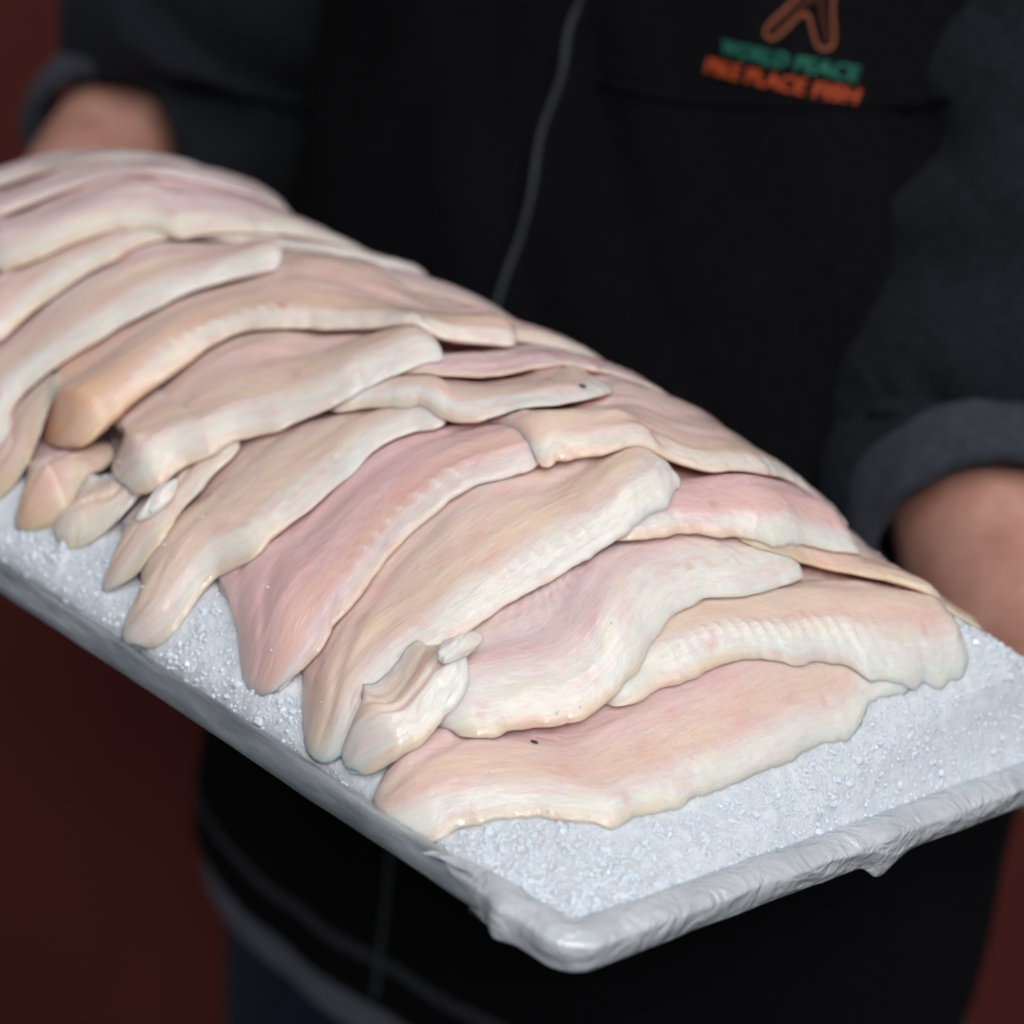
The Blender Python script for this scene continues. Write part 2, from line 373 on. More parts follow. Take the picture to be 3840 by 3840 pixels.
H = None
foot = np.zeros_like(XX)
def fillet_xy(key, W, nw, sn, fwid, sf, blend=.6, n=150):
    P, L = resample(LIP[key], n)
    P = smooth1(P, 3) if len(LIP[key]) > 4 else P
    d = np.gradient(P, axis=0); d /= np.linalg.norm(d, axis=1)[:, None]
    nn = np.c_[-d[:, 1], d[:, 0]]; nn = (1-blend)*smooth1(nn, 14) + blend*np.array([-.985, .17])
    nn /= np.linalg.norm(nn, axis=1)[:, None]
    s = np.linspace(0, 1, n)
    w = W*(nw + (1-nw)*sstep(0, sn, s))*(fwid + (1-fwid)*sstep(0, sf, 1-s))
    return P, nn, s, w, L
def fillet(key, name, label, cat, W, T, body, lip, lip_w=.010, nw=.45, sn=.4, fwid=.68, sf=.3, lift=.003, seed=0, stripe=CREAM,
           blend=.6, chev=0.0, chs=(.15, .6), wave=1.0, base_sig=4.5, group='fish fillets laid across the ice', amber_end=0.0, M=44, edge_h=.16, sim=False, fthick=.25):
    global H
    P, nn, s, w, L = fillet_xy(key, W, nw, sn, fwid, sf, blend)
    n = len(P)
    # ragged lip line
    rag = wave*(.0024*fbm(s*L*120, 0*s + seed*3.7, .5, 3) + .0036*fbm(s*L*36, 0*s + seed*1.9, .1, 2) - .0030*np.clip(fbm(s*L*75, 0*s + seed*8.1, .3, 2)-.25, 0, 1)*4*.5)
    es = min(.011/L, .2)
    endc = np.sqrt(np.clip(1-(1-np.clip(s/es, 0, 1))**2, .0004, 1))*np.sqrt(np.clip(1-(1-np.clip((1-s)/es, 0, 1))**2, .0004, 1))
    corner = .007*(1-endc)
    tt = np.linspace(0, 1, M)**1.35                    # denser at the lip
    S, Tt = np.meshgrid(s, tt, indexing='ij')
    dist = corner[:, None] + Tt*(np.maximum(w - 1.6*corner, .003))[:, None]     # metres from the lip line
    dist = dist + rag[:, None]*np.exp(-Tt*w[:, None]/.011)
    X = P[:, 0][:, None] + nn[:, 0][:, None]*dist; Y = P[:, 1][:, None] + nn[:, 1][:, None]*dist
    dt = np.gradient(P, axis=0); dt /= np.linalg.norm(dt, axis=1)[:, None]; dt = smooth1(dt, 12)
    tc = np.clip(np.abs(Tt-.38)/.62, 0, 1)**2.2
    off_e = (0 if key[0] == 'B' else 1)*(tc-.42)*np.clip(w[:, None]*.42, 0, .017)*((1-sstep(0, .24, S)) - .8*(1-sstep(0, .20, 1-S)))
    X = X + dt[:, 0][:, None]*off_e; Y = Y + dt[:, 1][:, None]*off_e
    D = H - mo; Mo = samp(mo, X, Y)
    B = Mo + samp(blur(maxf(D, 2), base_sig*1.7), X, Y); Bl = Mo + samp(blur(maxf(D, 1), 2.0), X, Y) - .0008
    B = .5*(B + Bl + np.sqrt((B-Bl)**2 + .0010**2))
    # thickness
    dl = Tt*w[:, None]; er = .0018*(.6+.8*np.clip(.5+.9*fbm(S*L*30+seed, 0*S+2.2, .3, 2), 0, 1))
    eh = edge_h*np.clip(.75 + .8*fbm(S*L*24+seed*2.1, 0*S+7.7, .6, 2), .3, 1.4)
    edge = eh*np.sqrt(np.clip(1-(1-np.clip(dl/er, 0, 1))**2, 0, 1)) + (1-eh)*(1-(1-np.clip(dl/.028, 0, 1))**2.2)
    bodyt = 1 - .80*sstep(.30, 1.0, Tt)
    T = T*.76*(1 + fthick*(1-sstep(.12, .42, S))*sstep(0, .06, S)); lift = lift*.30
    th = T*edge*bodyt*endc[:, None]
    th = th*(1 + .16*wave*fbm(S*L*30, Tt*3 + seed, .2, 3))
    # muscle relief: seam down the length, long low folds, short slanted segments
    amp = sstep(0, .006, dl)*endc[:, None]
    th = th - .0012*amp*np.exp(-((Tt-.42-.05*np.sin(S*7+seed))/.045)**2)
    th = th - .0007*amp*np.exp(-((Tt-.68-.04*np.sin(S*5+seed*2))/.04)**2)
    th = th + .0009*amp*wave*fbm(S*L*26 + seed, Tt*w[:, None]*210, .9, 3)
    seg = amp*np.sin((S*L*1000 + Tt*w[:, None]*900*(1-2*(Tt > .42)) + 2*fbm(S*9, Tt*4 + seed, .4, 2)))*(.4+.6*fbm(S*L*40, Tt*6 + 9 + seed, .1, 2)**2)
    seg = seg*np.clip(.15 + 1.6*fbm(S*L*26 + seed*2, Tt*4 + 3, .6, 2), 0, 1.3)
    th = th + .00042*seg
    th = th + .00055*endc[:, None]*np.exp(-((dl-lip_w*.55)/(lip_w*.5))**2)*fbm(S*L*380, dl*380 + seed, .5, 2)      # frosted lip
    th = th + .0016*amp*(1-sstep(.0, .3, S))*fbm(S*L*60 + seed*4, dl*75, .35, 2)                                  # lumpy front end
    if chev:
        band = np.exp(-((dl-.0095)/.0045)**2)*sstep(chs[0], chs[0]+.08, S)*(1-sstep(chs[1]-.08, chs[1], S))
        cw = np.clip(np.sin(S*L*1150 + dl*520 + 2.6*fbm(S*L*55, dl*90 + seed, .3, 2)), 0, 1)**1.5*band*chev*np.clip(.5+1.3*fbm(S*L*45+seed, dl*200, .8, 2), 0, 1.3)
        th = th + .0010*cw
    else:
        cw = np.zeros_like(th)
    lf = lift*np.exp(-dl/.016)*np.clip(.45 + .9*fbm(s*L*38 + seed*1.3, 0*s + 5, .6, 2), 0, 2)[:, None]*endc[:, None]
    slope_c = 1.12
    top = B + lf + np.maximum(th, .0004)*slope_c
    bot = B + lf*.9 - .0006
    # leave its top surface for whatever lies on it
    for ku in (0, .5):
        for kv in (0, .5):
            def mid(q):
                q1 = q[:-1, :]*(1-ku) + q[1:, :]*ku; return q1[:, :-1]*(1-kv) + q1[:, 1:]*kv
            ii = np.clip(np.rint((mid(X)-GX[0])/.0015).astype(int), 0, len(GX)-1); jj = np.clip(np.rint((mid(Y)-GY[0])/.0015).astype(int), 0, len(GY)-1)
            np.maximum.at(H, (ii, jj), mid(top))
    if sim: return None
    # colour
    body = .62*body + .38*np.array([.790, .605, .605])
    lipm = (1-sstep(lip_w*.55, lip_w*1.35, dl + .003*fbm(S*L*60, Tt*5 + seed, .2, 3)))
    strm = np.exp(-((dl-lip_w*1.7-.003*fbm(S*6, Tt*2+seed, .7, 2))/(lip_w*.75))**2)*.75
    blob = np.clip(.5 + 1.1*fbm(S*L*22 + seed*5, Tt*w[:, None]*60, .8, 3), 0, 1)
    col = body[None, None, :]*(1-.22*blob[..., None]) + .22*blob[..., None]*stripe
    col = col*(1-strm[..., None]) + strm[..., None]*stripe
    col = col*(1-lipm[..., None]) + lipm[..., None]*lip
    ros = np.clip(fbm(S*L*16 + seed*2, Tt*w[:, None]*45 + 4, .3, 3) - .12, 0, 1)*1.2*(1-lipm)
    col = col*(1-ros[..., None]*.55) + ros[..., None]*.55*ROSE
    fr = 1-sstep(.30, .70, S + .15*fbm(S*L*20+seed, 0*S, .2, 2))
    und = (1-sstep(.0006, .0016 + .0022*fr, dl))*(.10+.45*fr)                        # the cut edge is amber towards the front end
    col = col*(1-und[..., None]) + und[..., None]*(.75*AMBER + .25*lip)
    col = col*(1-.6*cw[..., None]) + .6*cw[..., None]*np.array([.90, .85, .83])  # slanted muscle segments, with their wet glints put into the colour
    col = col*(1 + .055*seg*(1-lipm))[..., None]
    seam = (np.exp(-((Tt-.42-.05*np.sin(S*7+seed))/.030)**2) + .7*np.exp(-((Tt-.68-.04*np.sin(S*5+seed*2))/.03)**2))*(1-lipm)*np.clip(.4+1.1*fbm(S*L*30+seed, Tt*3, .4, 2), 0, 1)
    col = col*(1-.16*seam[..., None]) + .16*seam[..., None]*ROSE*.8
    bs = np.clip(fbm(S*L*95+seed*3, dl*95, .55, 2)-.50, 0, 1)*2.2
    col = col*(1-bs[..., None]) + bs[..., None]*np.array([.60, .26, .22])
    if amber_end:
        ae = amber_end*(1-sstep(.02, .22, S)); col = col*(1-ae[..., None]) + ae[..., None]*AMBER
    # mesh: top sheet and underside sheet sewn round the edge
    Zt = RIM_Z + top; Zb = RIM_Z + np.minimum(bot, top-.0003)
    inset = .0018*(1-sstep(0, .006, dl))
    Xb = X + nn[:, 0][:, None]*inset; Yb = Y + nn[:, 1][:, None]*inset
    v = np.concatenate([np.stack([X, Y, Zt], -1).reshape(-1, 3), np.stack([Xb, Yb, Zb], -1).reshape(-1, 3)])
    f = grid_faces(n, M); g = grid_faces(n, M)[:, ::-1] + n*M
    a = np.arange(n*M).reshape(n, M)
    ring = np.r_[a[:, 0], a[-1, 1:], a[::-1, -1][1:], a[0, ::-1][1:-1]]
    r2 = np.roll(ring, -1)
    side = np.stack([ring + n*M, r2 + n*M, r2, ring], 1)
    org = v[:n*M].mean(0); org[2] = v[:, 2].min()
    o = mesh_obj(name, v, np.concatenate([f, g, side]), FLESH, origin=org)
    me = o.data
    ca = me.color_attributes.new('tint', 'FLOAT_COLOR', 'POINT')
    cc = np.ones((len(v), 4), np.float32); cc[:, :3] = np.concatenate([col.reshape(-1, 3)]*2); ca.data.foreach_set('color', cc.ravel())
    uv = me.uv_layers.new(name='UVMap')
    UV = np.stack([S*L + seed*.37, dl + seed*.11], -1).reshape(-1, 2); UV = np.concatenate([UV, UV])
    li = np.empty(len(me.loops), np.int32); me.loops.foreach_get('vertex_index', li)
    uv.data.foreach_set('uv', UV[li].astype(np.float32).ravel())
    tag(o, label, cat, group)
    return o

# order of laying: right end first, every next one on top
FL = [
 # key, W, T, body, lip, kwargs, label
 ('F1', 0.090, .0105, PINK, WHITE*.97+.03*CREAM, dict(nw=.42, sn=.25, fwid=.68, sf=.25, lift=.0015, seed=1, lip_w=.010, stripe=CREAM),
  'long flat pink fillet nearest the bare ice, frontmost of all'),
 ('B1', 0.087, .011, PALE*.5+CREAM*.5, WHITE, dict(nw=.6, sn=.3, fwid=.68, sf=.35, seed=2, lip_w=.011, chev=.8, chs=(.1, .75), stripe=CREAM),
  'cream fillet with ragged amber lip lying on the back of the frontmost fillet'),
 ('F2', 0.093, .013, PINK, WHITE, dict(nw=.64, sn=.18, fwid=.68, sf=.35, seed=3, lip_w=.021, stripe=PALE, lift=.004),
  'broad pink fillet with a wide white belly edge, second from the bare ice'),
 ('BX', 0.070, .0085, PINK*.6+CREAM*.4, CREAM, dict(seed=4, nw=.5, fwid=.68, lip_w=.006, stripe=AMBER*.4+CREAM*.6, lift=.0035),
  'narrow peach fillet sloping down the back towards the near forearm'),
 ('B2', 0.075, .011, ROSE*.75+PINK*.25, WHITE*.9+PINK*.1, dict(seed=5, nw=.6, fwid=.68, sf=.3, lip_w=.007, stripe=ROSE*.6+CREAM*.4, lift=.004),
  'rosy fillet with a thin white pointed lip behind the third front fillet'),
 ('F3', 0.098, .0135, PALE*.45+CREAM*.55, WHITE, dict(seed=6, nw=.42, sn=.34, fwid=.68, sf=.3, lip_w=.014, chev=.7, chs=(.12, .75), lift=.0045, stripe=CREAM),
  'cream fillet with a frosted white lip behind the white folded scrap'),
 ('F4', 0.093, .0125, ROSE*.55+PINK*.45, PINK*.5+WHITE*.5, dict(seed=7, fthick=.5, nw=.48, sn=.25, fwid=.75, sf=.3, lip_w=.008, chev=.8, chs=(.2, .78), lift=.003, stripe=PINK*.6+AMBER*.4),
  'deep rosy fillet with slanting white muscle marks in the middle of the pile'),
 ('B3', 0.098, .0105, PINK*.6+CREAM*.4, WHITE*.8+CREAM*.2, dict(seed=8, nw=.5, fwid=.68, sf=.3, lip_w=.008, lift=.003),
  'peach fillet with pale wavy lip arching over the back of the crest'),
 ('F5', 0.097, .013, CREAM*.6+PALE*.4, WHITE*.85+CREAM*.15, dict(seed=9, nw=.33, sn=.42, fwid=.75, sf=.3, lip_w=.012, chev=.55, chs=(.25, .75), lift=.004),
  'yellowish fillet whose long flat tail hangs down to the tray rim'),
 ('B4', 0.093, .011, PINK*.6+PALE*.4, WHITE, dict(seed=10, nw=.35, sn=.3, fwid=.68, sf=.3, lip_w=.008, lift=.0045),
  'slim pale fillet with clean white lip crossing the crest at mid pile'),
 ('B5', 0.087, .0075, PINK, PINK*.7+WHITE*.3, dict(seed=11, nw=.5, fwid=.68, lip_w=.005, lift=.001, stripe=PINK),
  'smooth pink fillet draped over the far side of the crest at mid pile'),
 ('T1', .050, .011, PINK*.6+PALE*.4, CREAM, dict(seed=12, fthick=.6, nw=.7, sn=.2, fwid=.80, lip_w=.008, amber_end=.5, lift=.002, blend=.8),
  'blunt amber edged fillet tail poking out low at the left'),
 ('T6', .032, .0110, PINK*.5+PALE*.5, CREAM*.5+WHITE*.5, dict(seed=27, nw=.75, sn=.2, fwid=.8, lip_w=.007, fthick=.6, blend=.8),
  'stubby pale pink fillet tail between the cream flap and the long hanging tail'),
 ('T5', .034, .011, CREAM*.6+WHITE*.4, WHITE*.6+CREAM*.4, dict(seed=25, nw=.55, sn=.5, fwid=.80, lip_w=.009, fthick=.4, blend=.5),
  'cream pointed flap of fillet lying on the ice at the left'),
 ('F6', 0.098, .0135, CREAM*.55+PINK*.45, WHITE*.9+CREAM*.1, dict(seed=13, fthick=.6, nw=.50, sn=.22, fwid=.70, sf=.12, lip_w=.014, chev=.35, chs=(.08, .4), lift=.004),
  'golden cream fillet with a square cut white end on the crest'),
 ('B6', 0.087, .0085, PINK*.7+PALE*.3, CREAM*.6+WHITE*.4, dict(seed=14, nw=.5, fwid=.68, lip_w=.008, lift=.002),
  'pink fillet with cream lip over the far side in front of the zip'),
 ('B7', 0.098, .0075, PINK*.8+PALE*.2, PINK*.6+CREAM*.4, dict(seed=22, nw=.6, fwid=.68, lip_w=.005, lift=.001, stripe=PALE),
  'pink fillet on the far slope, mostly hidden behind the tan fillet'),
 ('F7', 0.090, .0135, CREAM*.35+PINK*.5+AMBER*.15, WHITE*.7+CREAM*.3, dict(seed=15, fthick=.9, nw=.72, sn=.12, fwid=.68, sf=.5, lip_w=.009, chev=.9, chs=(.1, .5), lift=.0035, amber_end=.5, stripe=AMBER*.25+CREAM*.75),
  'tan fillet with a rounded amber front end at the left'),
 ('T2', .035, .010, PALE*.5+ROSE*.5, CREAM, dict(seed=16, nw=.8, sn=.2, fwid=.80, lip_w=.006, amber_end=.3, lift=.001, blend=.8),
  'short reddish fillet tail low at the left edge of the picture'),
 ('F8', 0.093, .0125, PALE*.6+PINK*.4, WHITE, dict(seed=17, nw=.5, sn=.25, fwid=.68, sf=.3, lip_w=.012, lift=.003),
  'pale mauve fillet with bright white lip left of the tan fillet'),
 ('F9', 0.090, .0115, PINK*.75+PALE*.25, WHITE*.9+CREAM*.1, dict(seed=18, nw=.6, fwid=.68, sf=.3, lip_w=.009, lift=.003),
  'long pink fillet reaching from the left edge over the crest'),
 ('F10', 0.098, .0105, PINK, WHITE*.7+CREAM*.3, dict(seed=19, nw=.6, fwid=.68, sf=.3, lip_w=.012, lift=.004, stripe=PALE),
  'pink striped fillet topmost at the far left with wrinkled cream lip'),
 ('F11', 0.093, .0060, PINK*.6+PALE*.4, PALE, dict(seed=20, nw=.6, fwid=.68, lip_w=.007, lift=.001, stripe=PALE),
  'lilac pink fillet second from the far left end'),
 ('F12', 0.087, .0055, PALE, WHITE*.6+PALE*.4, dict(seed=21, nw=.6, fwid=.68, lip_w=.007, lift=.001, stripe=PALE),
  'pale fillet at the far left end below the far forearm'),
]
# footprint of the fish, so that the ice sinks below it
for row in FL:
    kw = row[5]
    P, nn, s, w, L = fillet_xy(row[0], row[1], kw.get('nw', .45), kw.get('sn', .4), kw.get('fwid', .5), kw.get('sf', .3), kw.get('blend', .6))
    for t in np.linspace(0, 1, 50):
        q = P + nn*(w*t)[:, None]
        foot[np.clip(np.rint((q[:, 0]-GX[0])/.0015).astype(int), 0, len(GX)-1), np.clip(np.rint((q[:, 1]-GY[0])/.0015).astype(int), 0, len(GY)-1)] = 1
sink = sstep(.80, 1.0, blur(maxf(foot, 1), 5))
mo = blur(mound(XX, YY), 2.5)
front = sstep(-.161, -.13, YY)
edge_d = np.minimum.reduce([XX-TX0, TX1-XX, YY-TY0, TY1-YY])
rough = .0018*fbm(XX*60, YY*60, .2, 3) + (.0014*fbm(XX*190, YY*190, .7, 3) + .0006*vnoise(XX*620, YY*620, .4))*(1-sink*.6)
rough = rough + .0050*np.clip(fbm(XX*85, YY*85, .9, 2)-.05, 0, 1)*(1-sstep(-.125, -.09, YY))*(XX < .13)
def settle(down):
    z = np.maximum(mo - down - .0035 + rough, -.0125)
    lim = -.0035 - .0035*(1-np.clip(edge_d/.02, 0, 1)) + .05*np.clip((edge_d-.010)/.02, 0, 1) + .0015*fbm(XX*120, YY*120, .4, 3)
    return np.where(edge_d < .02, np.minimum(z, lim), z)
down = .0175*sink
for _ in range(3):                     # let the ice settle under the weight so that the pile keeps its height
    ice0 = settle(down); H = ice0.copy()
    for key, W, T, body, lip, kw, lab in FL:
        fillet(key, '', '', '', W, T, body, lip, sim=True, **kw)
    down = np.clip(down + .8*blur(np.where(H > ice0 + .0005, H - mo, 0), 7)*sink, 0, .07)*sstep(-.150, -.100, YY)
ice0 = settle(down); H = ice0.copy()
inside = edge_d > .0105
idx = -np.ones(XX.shape, int); idx[inside] = np.arange(inside.sum())
fq = np.stack([idx[:-1, :-1], idx[1:, :-1], idx[1:, 1:], idx[:-1, 1:]], -1).reshape(-1, 4); fq = fq[(fq >= 0).all(1)]
vi = np.stack([XX[inside], YY[inside], RIM_Z + ice0[inside]], 1)
nv = len(vi)
# closed underside on the pan
cnt = {}
for q in fq:
    for a, b in ((q[0], q[1]), (q[1], q[2]), (q[2], q[3]), (q[3], q[0])):
        cnt[(a, b)] = 1
bd = [(a, b) for (a, b) in cnt if (b, a) not in cnt]
bidx = sorted({a for a, b in bd}); mp = {a: nv+i for i, a in enumerate(bidx)}
vb = vi[bidx].copy(); vb[:, 2] = RIM_Z - .0160; cpt = vb.mean(0)[None]
inw = (cpt - vb); vb[:, :2] += inw[:, :2]/np.linalg.norm(inw[:, :2], axis=1)[:, None]*.006
fs = [(b, a, mp[a], mp[b]) for a, b in bd]
fb = [(mp[b], mp[a], nv+len(bidx)) for a, b in bd]
ice = mesh_obj('crushed_ice', np.vstack([vi, vb, cpt]), [tuple(q) for q in fq] + fs + fb, ICE, origin=tray_org)
ice['kind'] = 'stuff'; tag(ice, 'bed of fine crushed white ice heaped in the tray', 'ice')

FO = {}
for key, W, T, body, lip, kw, lab in FL:
    FO[key] = fillet(key, 'fish_fillet', lab, 'fish fillet', W, T, body, lip, **kw)
def scrap(name, label, x, y, size, rot, c1, c2, seed, sit=.35, lump=.30):
    """a folded lump of flesh lying on whatever is below it"""
    hb = blur(H, 4); g = np.gradient(hb, .0015); i, j = int((x-GX[0])/.0015), int((y-GY[0])/.0015)
    nz = Vector((-g[0][i, j], -g[1][i, j], 1)).normalized()
    R = (nz.to_track_quat('Z', 'Y') @ Matrix.Rotation(rot, 3, 'Z').to_quaternion()).to_matrix()
    nu, nvv = 72, 44
    U, Vv = np.meshgrid(np.linspace(0, 2*math.pi, nu, endpoint=False), np.linspace(.02, math.pi-.02, nvv), indexing='ij')
    d = np.stack([np.cos(U)*np.sin(Vv), np.sin(U)*np.sin(Vv), np.cos(Vv)], -1)
    q = 1 + lump*fbm(d[..., 0]*1.1 + seed, d[..., 1]*1.1 + d[..., 2]*.7, d[..., 2]*1.1 + 3, 1) + .05*fbm(d[..., 0]*4 + seed, d[..., 1]*4, d[..., 2]*4 + 5, 2)
    q = q - .20*np.exp(-((d[..., 0]*.8 + d[..., 1]*.5 + .15*np.sin(4*d[..., 1]+seed))/.13)**2)*(d[..., 2] > -.2)      # a fold
    p = d*q[..., None]*np.array(size)
    v = p.reshape(-1, 3) @ np.array(R).T + np.array([x, y, RIM_Z + H[max(i-4, 0):i+5, max(j-4, 0):j+5].mean() + size[2]*sit])
    o = mesh_obj(name, v, grid_faces(nu, nvv, close_n=True)[:, ::-1], FLESH, origin=(x, y, float(v[:, 2].min())))
    ca = o.data.color_attributes.new('tint', 'FLOAT_COLOR', 'POINT'); k = np.clip(.5 + 1.2*fbm(d[..., 0]*2 + seed, d[..., 1]*2, d[..., 2]*2, 3), 0, 1)[..., None]
    cc = np.ones((len(v), 4), np.float32); cc[:, :3] = (c1*(1-k) + c2*k).reshape(-1, 3); ca.data.foreach_set('color', cc.ravel())
    uv = o.data.uv_layers.new(name='UVMap'); UV = p.reshape(-1, 3)[:, 1::-1] + seed
    li = np.empty(len(o.data.loops), np.int32); o.data.loops.foreach_get('vertex_index', li); uv.data.foreach_set('uv', UV[li].astype(np.float32).ravel())
    tag(o, label, 'fish scrap', 'loose scraps of fish'); return o
LIP['S1'] = [(.1230, -.1500), (.1320, -.1440), (.1345, -.1340), (.1320, -.1230), (.1270, -.1130)]
fillet('S1', 'fish_scrap', 'large ragged white flap of fish hanging at the rim between two front tails', 'fish scrap', .032, .0165, WHITE*.6+PALE*.4, WHITE, group='loose scraps of fish',
       nw=.8, sn=.2, fwid=.7, sf=.3, lip_w=.012, seed=30, wave=1.3, blend=.9, fthick=.5, base_sig=3, edge_h=.25, stripe=CREAM)
scrap('white_scrap', 'thin white curl of fish at the top of the ragged white flap', .1200, -.1160, (.0042, .0105, .0035), math.radians(-50), WHITE, WHITE*.8+CREAM*.2, 5.1, .6)
scrap('sliver_scrap', 'tiny white sliver of fish beside the long hanging tail', -.0370, -.1250, (.0040, .0095, .0035), math.radians(10), WHITE, WHITE, 3.3, 1.0)

def fleck(key, x, y, r):
    bm = bmesh.new(); bmesh.ops.create_icosphere(bm, subdivisions=2, radius=1)
    p = FO[key]; z = RIM_Z + float(samp(H, np.array([x]), np.array([y]))[0])
    for v in bm.verts: v.co = Vector((v.co.x*r*1.5, v.co.y*r, v.co.z*r*.5)) + Vector((x, y, z)) - p.location
    me = bpy.data.meshes.new('dark_fleck'); bm.to_mesh(me); bm.free(); me.materials.append(FLECK)
    link(bpy.data.objects.new('dark_fleck', me), p)
for a in (('F1', .1538, -.1067, .0011), ('B4', .0600, -.0080, .0012), ('F8', -.1440, -.1010, .0013)): fleck(*a)

# loose ice grains
def build_grains():
    bm = bmesh.new(); bmesh.ops.create_icosphere(bm, subdivisions=1, radius=1)
    bv = np.array([v.co[:] for v in bm.verts]); bf = np.array([[v.index for v in f.verts] for f in bm.faces]); bm.free()
    V, Fc = [], []; k = 0
    for i in range(60000):
        x = random.uniform(TX0+.012, TX1-.012); y = random.uniform(TY0+.012, TY1-.012)
        if i % 3 == 0: y = random.uniform(TY0+.011, TY0+.05)
        if i % 3 == 1: x = random.uniform(.15, TX1-.011)
        ii, jj = int((x-GX[0])/.0015), int((y-GY[0])/.0015)
        on_fish = H[ii, jj] - ice0[ii, jj] > .0008
        if on_fish and random.random() > .004: continue
        r = (random.uniform(.0003, .0007) if on_fish else random.uniform(.0003, .0011))*(1 if on_fish or random.random() < .88 else random.uniform(1.5, 2.4))
        R = np.array(Matrix.Rotation(random.uniform(0, 6.28), 3, Vector((random.gauss(0, 1), random.gauss(0, 1), random.gauss(0, 1)+.01)).normalized()))
        V.append((bv*np.array([r*random.uniform(.6, 1.5), r*random.uniform(.6, 1.3), r*random.uniform(.5, 1)]))@R.T + np.array([x, y, RIM_Z + float(samp(H if on_fish else ice0, np.array([x]), np.array([y]))[0]) - r*(.6 if on_fish else .15)]))
        Fc.append(bf + k*len(bv)); k += 1
        if k >= 8000: break
    o = mesh_obj('ice_grains', np.concatenate(V), np.concatenate(Fc), CRYSTAL, smooth=False, origin=tray_org)
    o['kind'] = 'stuff'; tag(o, 'loose glassy ice grains scattered over the crushed ice', 'ice')
build_grains()

# ------------------------------------------------------------------ plastic film lining, folded over the rim
def build_film():
    n = len(path)
    # right part of the front side, near corner, right end, part of the back
    i0 = 52; i1 = 60 + 14 + 60 + 14 + 8
    ids = np.arange(i0, i1); fine = np.linspace(i0, i1-1, 560)
    px = np.stack([np.interp(fine, ids, path[ids, k]) for k in (0, 1)], 1)
    nr = np.stack([np.interp(fine, ids, nrm[ids, k]) for k in (0, 1)], 1); nr /= np.linalg.norm(nr, axis=1)[:, None]
    arc = np.r_[0, np.cumsum(np.linalg.norm(np.diff(px, axis=0), axis=1))]
    hang = .0085 + .0006*fbm(arc*22, 0*arc, .2, 2) + .0075*np.exp(-((arc-.235)/.009)**2)
    hang = hang*sstep(0, .05, arc) + .002
    wr = sstep(.02, .10, arc)
    prof = []
    us = np.linspace(0, 1, 40); V = []
    for u in us:
        if u < .25:            # on the ice, rising to the rim
            t = u/.25; off = -.0065 - .0135*(1-t)*sstep(0, .04, arc); z = -.0030 + .0040*t**2
        elif u < .5:
            a = math.pi*(1-(u-.25)/.25); off = .0082*math.cos(a)*.95 + .0005; z = -.0020 + .0050*math.sin(a)
            off = -.0065 + (.0065+.0085)*(u-.25)/.25; z = .0012 + .0032*math.sin(math.pi*(u-.25)/.25)
        else:
            t = (u-.5)/.5; off = .0082 - .0030*t*t; z = None
        k = sstep(.0, .55, np.array(u))
        fold = fbm(arc*48 + u*2.5, 0*arc + u*1.2, .4, 2)
        fold2 = 1-np.abs(fbm(arc*30 - u*2.6, 0*arc + u*.7 + 9, .9, 2))**.6
        o = off + wr*k*(.0010*fold + .0034*(fold2-.55)*u*np.clip(.2+1.2*fbm(arc*9, 0*arc+4, .6, 2), 0, 1)) + .0002*fold + .0034*np.sqrt(u)*np.exp(-((arc-.0565)/.0045)**2)
        if z is None:
            zz = .0012 - t*hang
        else:
            zz = z + 0*arc
        zz = zz + (.0002 + .0003*wr)*fbm(arc*30 + 5, 0*arc + u*2, 1.2, 2)
        o = o - .0075*(1-sstep(0, .060, arc))*(u > .45)
        zz = zz - .0065*(1-sstep(0, .045, arc + .006*fbm(arc*90, 0*arc + u*9, .3, 2)))
        V.append(np.c_[px + nr*o[:, None], RIM_Z + zz])
    V = np.stack(V, 1)
    o = mesh_obj('plastic_film', V.reshape(-1, 3), grid_faces(len(fine), len(us)), FILM, origin=(TX1, 0, RIM_Z))
    sd = o.modifiers.new('thickness', 'SOLIDIFY'); sd.thickness = .0002; sd.offset = 1
    tag(o, 'crinkled clear plastic film folded over the near end of the tray', 'plastic film')
build_film()

# ------------------------------------------------------------------ the man
TX, TY, PH = -.18991, .345, math.radians(7)
FWD = np.array([math.sin(PH), -math.cos(PH), 0]); LAT = np.array([math.cos(PH), math.sin(PH), 0])
def tw(a, b, z):
    a, b, z = np.broadcast_arrays(np.asarray(a, float), np.asarray(b, float), np.asarray(z, float))
    return np.stack([TX + a*LAT[0] + b*FWD[0], TY + a*LAT[1] + b*FWD[1], RIM_Z + z], -1)
porg = (TX, TY, RIM_Z - .62)
person = thing('person', 'man in a black fleece vest over grey sleeves holding out the tray of fish', 'person', porg)
def pobj(name, v, f, mat, parent=None, smooth=True):
    o = mesh_obj(name, v, f, mat, None, smooth, origin=porg)
    o.parent = parent or person
    o.location = (0, 0, 0)
    return o

